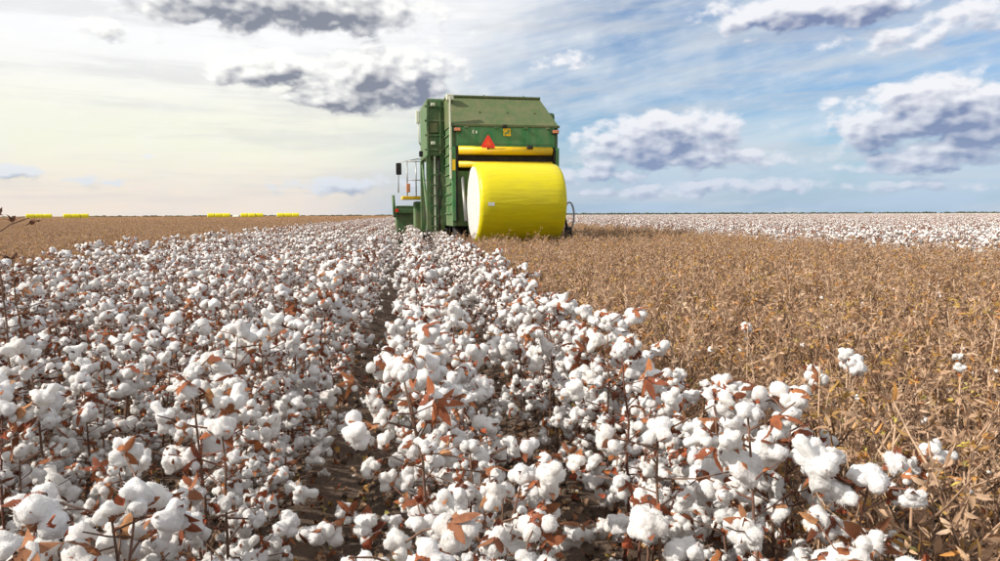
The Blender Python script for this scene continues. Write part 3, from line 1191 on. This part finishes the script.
stray(915, 432, .92, 4, 'missed white cotton with rusty burr at the right of the brown strip', 2)
stray(820, 362, .92, 2, 'small pair of missed bolls beside the larger missed plant', 3)
stray(748, 318, .96, 2, 'small missed boll far up the brown strip', 4)
stray(962, 345, .94, 2, 'small missed boll near the right edge of the strip', 5)

# ------------------------------------------------------------------ the harvester
HEAD = 4.0
_d = ray(506, 214)
_t = 21.8 / float(_d @ ray(500, 280.5))
MX, MY = _d[0] * _t, _d[1] * _t
harv = link('cotton_harvester', None, None, Matrix.Translation((MX, MY, 0)) @ Matrix.Rotation(R(HEAD), 4, 'Z'),
            label='green cotton harvester with yellow bars and red triangle, seen from behind', category='harvester')

def part(name, mb, m, parent=harv, smooth=False, label=None):
    o = link(name, mb.mesh(name, [M[m]], smooth), parent)
    if label:
        o['label'] = label
    return o
def bx(name, m, x0, x1, y0, y1, z0, z1, bev=.015, parent=harv, label=None):
    return part(name, box_mb(x0, x1, y0, y1, z0, z1, bev), m, parent, False, label)
def tb(name, m, pts, r, parent=harv, n=8):
    b = MB()
    b.tube(pts, r, n)
    return part(name, b, m, parent, True)

def hull_mb(quads_bottom, quads_top):
    """eight corners -> six faces"""
    v = list(quads_bottom) + list(quads_top)
    b = MB()
    b.add(v, [(3, 2, 1, 0), (4, 5, 6, 7), (0, 1, 5, 4), (1, 2, 6, 5), (2, 3, 7, 6), (3, 0, 4, 7)])
    return b

def harvester():
    # bale chamber housing: side walls, roof, inside
    bx('side_wall', 'green_dusty', -1.62, -1.50, 0.02, 3.3, 1.15, 4.12)
    bx('side_wall', 'green_dusty', 1.50, 1.62, 0.02, 3.3, 1.15, 4.12)
    bx('chamber_back', 'black', -1.50, 1.50, .55, .65, 1.15, 4.10)
    rf = part('roof', hull_mb([(-1.64, -.02, 4.14), (1.64, -.02, 4.14), (1.64, 3.3, 4.14), (-1.64, 3.3, 4.14)],
                              [(-1.66, 0.75, 5.07), (1.22, 0.75, 5.07), (1.22, 3.2, 5.07), (-1.66, 3.2, 5.07)]), 'roof')
    bx('roof_ridge', 'roof', -1.69, 1.25, .70, 3.22, 5.05, 5.12, .02, rf)
    bx('roof_shoulder', 'green_dusty', 1.23, 1.66, .45, 3.25, 4.10, 4.62, .10, rf)
    bx('roof_lip', 'roof', -1.66, 1.66, -.06, .02, 4.09, 4.17, .015, rf)
    for x in (-.75, .1, .95):
        bx('roof_rib', 'roof', x - .015, x + .015, .30, .34, 4.52, 4.60, .004, rf)
    # rear door
    dr = bx('rear_door', 'green', -1.52, 1.52, -.05, .03, 3.50, 4.09, .03)
    bx('door_seam', 'black', -1.47, 1.47, -.053, -.048, 3.575, 3.585, 0, dr)
    em = part('emblem', box_mb(-.085, .135, -.062, -.052, 3.83, 4.05, .02), 'yellow', dr)
    # leaping animal silhouette in dark green on the yellow badge
    sil = [(-.055, 3.90), (-.02, 3.935), (.03, 3.945), (.06, 3.985), (.055, 4.03), (.075, 4.0), (.095, 4.015), (.085, 3.985), (.11, 3.97), (.085, 3.955),
           (.07, 3.925), (.10, 3.885), (.06, 3.905), (.01, 3.90), (-.02, 3.86), (-.045, 3.855), (-.03, 3.89)]
    part('emblem_animal', poly_prism(sil, 'y', -.068, -.063), 'green', em)
    bx('camera_housing', 'black', -.12, .02, -.12, -.04, 4.06, 4.16, .02, dr)
    # small pale print on the left of the door
    for x in (-1.0, -.90):
        part('print_mark', box_mb(x - .022, x + .022, -.056, -.051, 3.88, 3.99 - (.02 if x > -.95 else 0), .006), 'white', dr)
    for x, z in ((-1.48, 3.99), (1.50, 3.97)):
        lp = bx('tail_lamp', 'black', x - .11, x + .11, -.16, -.05, z - .06, z + .06, .02)
        bx('lens', 'amber', x - .09, x + .09, -.175, -.158, z - .045, z + .045, .01, lp)
    # yellow bars and dark slots
    u = MB()
    u.tube([(-1.44, -.04, 3.39), (1.42, -.04, 3.39)], .125, 14)
    part('upper_roller_bar', u, 'yellow', smooth=True)
    bx('dark_slot', 'black', -1.50, 1.50, .10, .16, 2.95, 3.50, .0)
    l_ = MB()
    l_.tube([(-1.44, -.05, 2.98), (1.42, -.05, 2.98)], .095, 14)
    part('lower_roller_bar', l_, 'yellow', smooth=True)
    for x in (-1.52, 1.47):
        bx('door_post', 'black', x, x + .06, -.06, .05, 1.3, 3.49, .008)
    bx('corner_post', 'green', -1.64, -1.525, -.08, .06, 1.3, 3.49, .015)
    bx('corner_post', 'green', 1.535, 1.64, -.08, .06, 1.3, 3.49, .015)
    bx('corner_strip', 'pale', -1.70, -1.655, -.07, .03, 3.45, 4.95, .01)  # thin pale strips up the rear left corner edge
    bx('corner_strip', 'pale', -1.70, -1.645, -.09, .0, 2.55, 3.42, .01)
    bx('yellow_reflector', 'yellow', -1.63, -1.54, -.092, -.081, 2.80, 3.12, .0)
    bx('roof_hinge', 'pale', -1.72, -1.50, .42, .62, 4.92, 5.10, .03)
    bx('latch', 'black', .62, .80, -.20, -.05, 3.44, 3.54, .02)
    for x in (-1.2, -.3, .6, 1.3):
        bx('door_hinge', 'green_dusty', x - .06, x + .06, -.085, -.045, 4.04, 4.09, .01, dr)
    for x in (-.52, .72):
        bx('roof_seam', 'green_dusty', x - .02, x + .02, .72, 3.0, 5.12, 5.14, 0, rf)
    for i in range(9):
        z = 1.5 + .3 * i
        bx('side_rib', 'green_dusty', -1.66, -1.62, .25, 1.6, z, z + .05, .008)
    # triangle
    tri = part('warning_triangle', poly_prism([(-.75, 3.46), (-.39, 3.46), (-.36, 3.51), (-.55, 3.83), (-.59, 3.83), (-.78, 3.51)], 'y', -.20, -.185, .004), 'red')
    bx('triangle_bracket', 'black', -.60, -.54, -.18, -.10, 3.42, 3.60, .005, tri)
    part('triangle_face', poly_prism([(-.68, 3.525), (-.46, 3.525), (-.57, 3.72)], 'y', -.206, -.201), 'orange', tri)
    # wide accumulator on the left, ahead of the chamber
    ac = bx('accumulator', 'green_dusty', -2.20, -1.63, 1.7, 4.2, 3.35, 5.15, .05)
    for z in (3.55, 4.0, 4.45, 4.9):
        bx('panel_rib', 'green_dusty', -2.27, -1.66, 1.655, 1.70, z - .03, z + .03, .01, ac)
    for x in (-2.18, -1.78):
        bx('panel_stile', 'green_dusty', x - .03, x + .03, 1.64, 1.70, 3.42, 5.08, .008, ac)
    bx('hatch', 'roof', -2.12, -1.85, 1.645, 1.70, 4.08, 4.38, .01, ac)
    for z in (4.95, 3.75):
        bx('side_lamp', 'pale', -2.08, -1.94, 1.58, 1.66, z - .05, z + .05, .02, ac)
    tb('grab_rail', 'pale', [(-2.40, 1.75, 3.7), (-2.46, 1.7, 3.8), (-2.46, 1.7, 4.75), (-2.40, 1.75, 4.85)], .022, ac)
    bx('side_mirror', 'pale', -2.55, -2.42, 1.6, 1.68, 4.35, 4.75, .03, ac)
    bx('marker_lamp', 'black', -2.46, -2.34, 1.62, 1.72, 3.32, 3.5, .02, ac)
    # struts, hoses and side deck under the accumulator
    for x, y in ((-2.16, 1.8), (-1.72, 1.8), (-2.16, 4.0)):
        bx('strut', 'green_dusty', x - .07, x + .07, y - .07, y + .07, 1.0, 3.36, .015)
    bx('strut', 'pale', -1.99, -1.93, 1.74, 1.82, 1.0, 3.36, .01)
    for k in range(6):
        z = 1.1 + .33 * k
        bx('ladder_rung', 'green_dusty', -2.10, -1.78, 1.72, 1.78, z, z + .04, .005)
    tb('brace', 'green_dusty', [(-2.16, 2.0, 1.2), (-2.16, 3.9, 3.2)], .04)
    for k, (x, w) in enumerate(((-1.86, .03), (-1.80, -.03))):
        tb('hose', 'black', [(x, 1.70, 3.3), (x + w, 1.66, 2.8), (x - w, 1.64, 2.2), (x + w, 1.68, 1.5), (x, 1.72, 1.0)], .022)
    bx('fuel_tank', 'green_dusty', -1.95, -1.64, 2.3, 3.9, .95, 2.2, .08)
    bx('inner_panel', 'green_dusty', -2.12, -1.64, 2.05, 2.15, .95, 3.36, .01)
    # lower chassis and handler frame left of the bale
    bx('chassis_rail', 'green_dusty', -1.1, -.9, -.2, 6.5, .95, 1.2, .02)
    bx('chassis_rail', 'green_dusty', .9, 1.1, -.2, 6.5, .95, 1.2, .02)
    bx('lower_panel', 'green_dusty', -1.60, -1.06, .08, .16, 1.15, 2.8, .02)
    tb('lift_cylinder', 'steel', [(-1.32, -.02, 2.6), (-1.30, -.5, 1.3)], .05)
    tb('lift_cylinder', 'steel', [(1.60, -.02, 2.6), (1.60, -.5, 1.3)], .05)
    for x in (-.95, 1.3):
        a = MB()
        a.tube([(x, .1, 1.0), (x, -.5, .62), (x, -1.3, .50), (x, -2.1, .72)], .07, 8)
        part('handler_arm', a, 'green_dusty', smooth=True)
    tb('handler_bar', 'green_dusty', [(-1.0, -1.9, .64), (1.35, -1.9, .64)], .05)
    # hoop and hoses at the right of the bale
    hp = tb('side_hoop', 'steel', [(1.78 + .15 * math.cos(a), -.7, 1.45 + .40 * math.sin(a)) for a in np.linspace(-1.6, 4.3, 22)], .028)
    tb('hose', 'black', [(1.66, -.68, 1.86), (1.62, -.70, 1.5), (1.70, -.72, 1.15), (1.78, -.7, .8)], .035)
    bx('hose_block', 'black', 1.66, 1.86, -.74, -.60, .72, 1.12, .03)
    tb('hoop_bracket', 'steel', [(1.60, -.05, 1.25), (1.70, -.6, 1.2)], .04)
    # engine bay and cab in front
    bx('engine_bay', 'green_dusty', -1.45, 1.45, 3.32, 4.9, 1.2, 4.4, .08)
    cb = bx('cab', 'green', -.95, .95, 5.0, 6.6, 1.9, 2.5, .06)
    bx('cab_glass', 'glass', -.90, .90, 5.05, 6.7, 2.5, 3.65, .08, cb)
    bx('cab_roof', 'yellow', -1.02, 1.02, 4.95, 6.85, 3.65, 3.85, .08, cb)
    # access deck on the left with rails
    dk = bx('access_deck', 'yellow', -2.80, -1.40, 5.0, 5.9, 2.05, 2.17, .02)
    bx('deck_box', 'green_dusty', -2.36, -1.45, 5.1, 5.85, .85, 1.98, .06)
    for x in (-2.62, -2.30, -1.70):
        tb('rail_post', 'steel', [(x, 5.05, 2.17), (x, 5.05, 3.45)], .022, dk)
    for z in (2.75, 3.42):
        tb('hand_rail', 'steel', [(-2.62, 5.05, z), (-1.70, 5.05, z)], .02, dk)
    bx('deck_lamp', 'amber', -2.66, -2.52, 4.93, 5.02, 2.3, 2.62, .02, dk)
    mr = tb('mirror_arm', 'steel', [(-1.0, 5.9, 3.5), (-2.2, 5.6, 3.55), (-2.9, 5.4, 3.4), (-2.92, 5.4, 2.3)], .022)
    bx('mirror', 'black', -3.00, -2.80, 5.33, 5.39, 2.95, 3.38, .03, mr)
    # picking head
    hd = bx('picking_head', 'green_dusty', -2.95, 2.95, 6.9, 7.6, .75, 1.85, .06)
    bx('head_beam', 'green_dusty', -2.95, 2.95, 6.75, 6.88, 1.55, 1.72, .02, hd)
    for i in range(6):
        x = -2.45 + .98 * i
        part('row_unit', hull_mb([(x - .42, 7.62, .25), (x + .42, 7.62, .25), (x + .05, 9.1, .12), (x - .05, 9.1, .12)],
                                 [(x - .40, 7.62, 1.6), (x + .40, 7.62, 1.6), (x + .04, 9.0, .22), (x - .04, 9.0, .22)]), 'green', hd)
    tb('head_marker', 'green_dusty', [(-3.0, 6.85, 1.4), (-3.05, 6.85, 2.25)], .06, hd)
    bx('head_reflector', 'red', -2.98, -2.86, 6.70, 6.745, 1.60, 1.72, .01, hd)
    # wheels
    def wheel(x, y, r, w):
        b = MB()
        prof = [(r * .52, -w / 2), (r * .86, -w / 2 * 1.02), (r * .97, -w / 2 * .8), (r, 0), (r * .97, w / 2 * .8), (r * .86, w / 2 * 1.02), (r * .52, w / 2)]
        n = 36
        vs = [(x + p[1], y + p[0] * math.cos(2 * math.pi * k / n), r + p[0] * math.sin(2 * math.pi * k / n)) for k in range(n) for p in prof]
        L_ = len(prof)
        fs = [(k * L_ + j, k * L_ + j + 1, ((k + 1) % n) * L_ + j + 1, ((k + 1) % n) * L_ + j) for k in range(n) for j in range(L_ - 1)]
        b.add(vs, fs)
        for k in range(22):
            a = 2 * math.pi * k / 22
            for sd in (-1, 1):
                lug = box_mb(-.02, w * .5, -.035, .035, -.03, .035)
                mt = Matrix.Translation((x, y, r)) @ Matrix.Rotation(a + sd * .07, 4, 'X') @ Matrix.Translation((0, 0, r)) @ Matrix.Rotation(sd * .5, 4, 'Z') @ Matrix.Scale(sd, 4, (1, 0, 0))
                b.merge(lug, mt)
        wh = link('wheel', None, harv)
        part('tyre', b, 'tyre', wh, True)
        rm = MB()
        rm.tube([(x - w * .3, y, r), (x + w * .3, y, r)], r * .53, 24)
        part('rim', rm, 'rim', wh)
        hb = MB()
        hb.tube([(x - w * .42, y, r), (x + w * .42, y, r)], r * .16, 12)
        part('hub', hb, 'steel', wh)
    for x in (-1.25, 1.25):
        wheel(x, 1.3, .78, .5)
    for x in (-1.75, -1.15, 1.15, 1.75):
        wheel(x, 5.0, .95, .5)
harvester()

# ------------------------------------------------------------------ round bales
def bale_profile(Rr, W, sag=.0):
    return [(-W / 2, Rr * .90), (-W / 2 + .03, Rr * .955), (-W / 2 + .10, Rr * .99), (-W / 2 + .3, Rr), (-W / 4, Rr * 1.004), (0, Rr * 1.0), (W / 4, Rr * 1.006),
            (W / 2 - .3, Rr), (W / 2 - .10, Rr * .99), (W / 2 - .03, Rr * .955), (W / 2, Rr * .90)]
def bale(name, mtx, label, group=None, tag=False, wrap='wrap', n=64, Rr=1.12, W=2.44, seed=0):
    o = link(name, None, None, mtx, label=label, category='cotton bale')
    if group:
        o['group'] = group
    b = MB()
    pr = bale_profile(Rr, W)
    vs, fs = [], []
    for k in range(n):
        a = 2 * math.pi * k / n
        for (x, r) in pr:
            dd = .012 * mnoise.noise(Vector((x * 1.6 + seed, math.cos(a) * 2.2, math.sin(a) * 2.2))) + .006 * mnoise.noise(Vector((x * .8, math.cos(a) * 9, math.sin(a) * 9 + seed)))
            r2 = r + dd
            vs.append((x, r2 * math.cos(a), r2 * math.sin(a)))
    L_ = len(pr)
    for k in range(n):
        for j in range(L_ - 1):
            fs.append((k * L_ + j, k * L_ + j + 1, ((k + 1) % n) * L_ + j + 1, ((k + 1) % n) * L_ + j))
    b.add(vs, fs)
    part('plastic_wrap', b, wrap, o, True)
    for sd in (-1, 1):
        e = MB()
        rings = [(0, .05), (.25, .045), (.5, .035), (.75, .02), (.915, -.012)]
        vs = [(sd * (W / 2 + .05), 0, 0)]
        fs = []
        m_ = 40
        for (q, bulge) in rings[1:]:
            for k in range(m_):
                a = 2 * math.pi * k / m_
                vs.append((sd * (W / 2 + bulge + .025 * mnoise.noise(Vector((q * 3, math.cos(a) * 3 * q, math.sin(a) * 3 * q + seed)))), Rr * q * math.cos(a), Rr * q * math.sin(a)))
        for k in range(m_):
            fs.append((0, 1 + k, 1 + (k + 1) % m_) if sd > 0 else (0, 1 + (k + 1) % m_, 1 + k))
        for i in range(len(rings) - 2):
            for k in range(m_):
                q = (1 + i * m_ + k, 1 + (i + 1) * m_ + k, 1 + (i + 1) * m_ + (k + 1) % m_, 1 + i * m_ + (k + 1) % m_)
                fs.append(q if sd > 0 else q[::-1])
        e.add(vs, fs)
        part('cotton_end', e, 'packed', o, True)
    if tag:
        a0 = R(180 - 8)
        t_ = MB()
        for z0, z1, x0, x1 in ((-.10, .0, -1.02, -.84),):
            vs = []
            for i in range(5):
                z = z0 + (z1 - z0) * i / 4
                y = -math.sqrt((Rr + .016) ** 2 - z * z)
                vs += [(x0, y, z), (x1, y, z)]
            t_.add(vs, [(2 * i, 2 * i + 1, 2 * i + 3, 2 * i + 2) for i in range(4)])
        part('paper_tag', t_, 'white', o)
    return o
bale('cotton_bale', Matrix.Translation((MX, MY, 0)) @ Matrix.Rotation(R(HEAD + 1.5), 4, 'Z') @ Matrix.Translation((-.03, -1.28, 1.82)),
     'large round bale in bright yellow wrap held behind the harvester', None, True)
mb_lab = ['first yellow bale strip from the left on the horizon', 'second yellow bale strip from the left on the horizon', 'third yellow bale strip from the left on the horizon',
          'yellow bale strip just right of the grey bale on the horizon', 'yellow bale strip nearest the harvester on the far field']
for i, px in enumerate((39, 76, 219, 252, 288)):
    d = ray(px, 216)
    D_ = 262 / d[1]
    for j in (-1, 0, 1):
        ang = -math.atan2(d[0], d[1])
        mt = Matrix.Translation((d[0] * D_, d[1] * D_, 1.12)) @ Matrix.Rotation(ang + R(random.uniform(-3, 3)), 4, 'Z') @ Matrix.Translation((2.52 * j, random.uniform(-.1, .1), 0))
        bale('cotton_bale', mt, 'round bale of the ' + mb_lab[i], mb_lab[i], n=24, seed=i * 3 + j)
d = ray(236, 216)
bale('cotton_bale', Matrix.Translation((d[0] * 310 / d[1], 310, .75)), 'pale grey bale between the third and fourth yellow strips on the horizon', n=24, wrap='pale', Rr=.8)

# ------------------------------------------------------------------ scrub along the horizon
def scrub():
    m = MB()
    rr = random.Random(5)
    V, Fc = ICO[1]
    for i in range(1500):
        az_ = rr.uniform(R(-36), R(50))
        Y = rr.uniform(780, 860)
        x = math.tan(az_) * Y
        right = az_ > R(9)
        if not right and rr.random() < .75:
            continue
        h = rr.uniform(1.2, 2.4) if right else rr.uniform(.8, 1.6)
        s_ = rr.uniform(1.8, 4.5)
        m.add([(x + v[0] * s_ * (1 + .3 * rr.random()), Y + v[1] * s_, h * .5 + v[2] * h * (.6 + .3 * rr.random())) for v in V], Fc, 0, rr.random())
    o = link('scrub_line', m.mesh('scrub_line', [M['bush']], False))
    o['label'] = 'thin dark line of scrub along the far horizon'
    o['category'] = 'scrub'
    o['kind'] = 'stuff'
scrub()
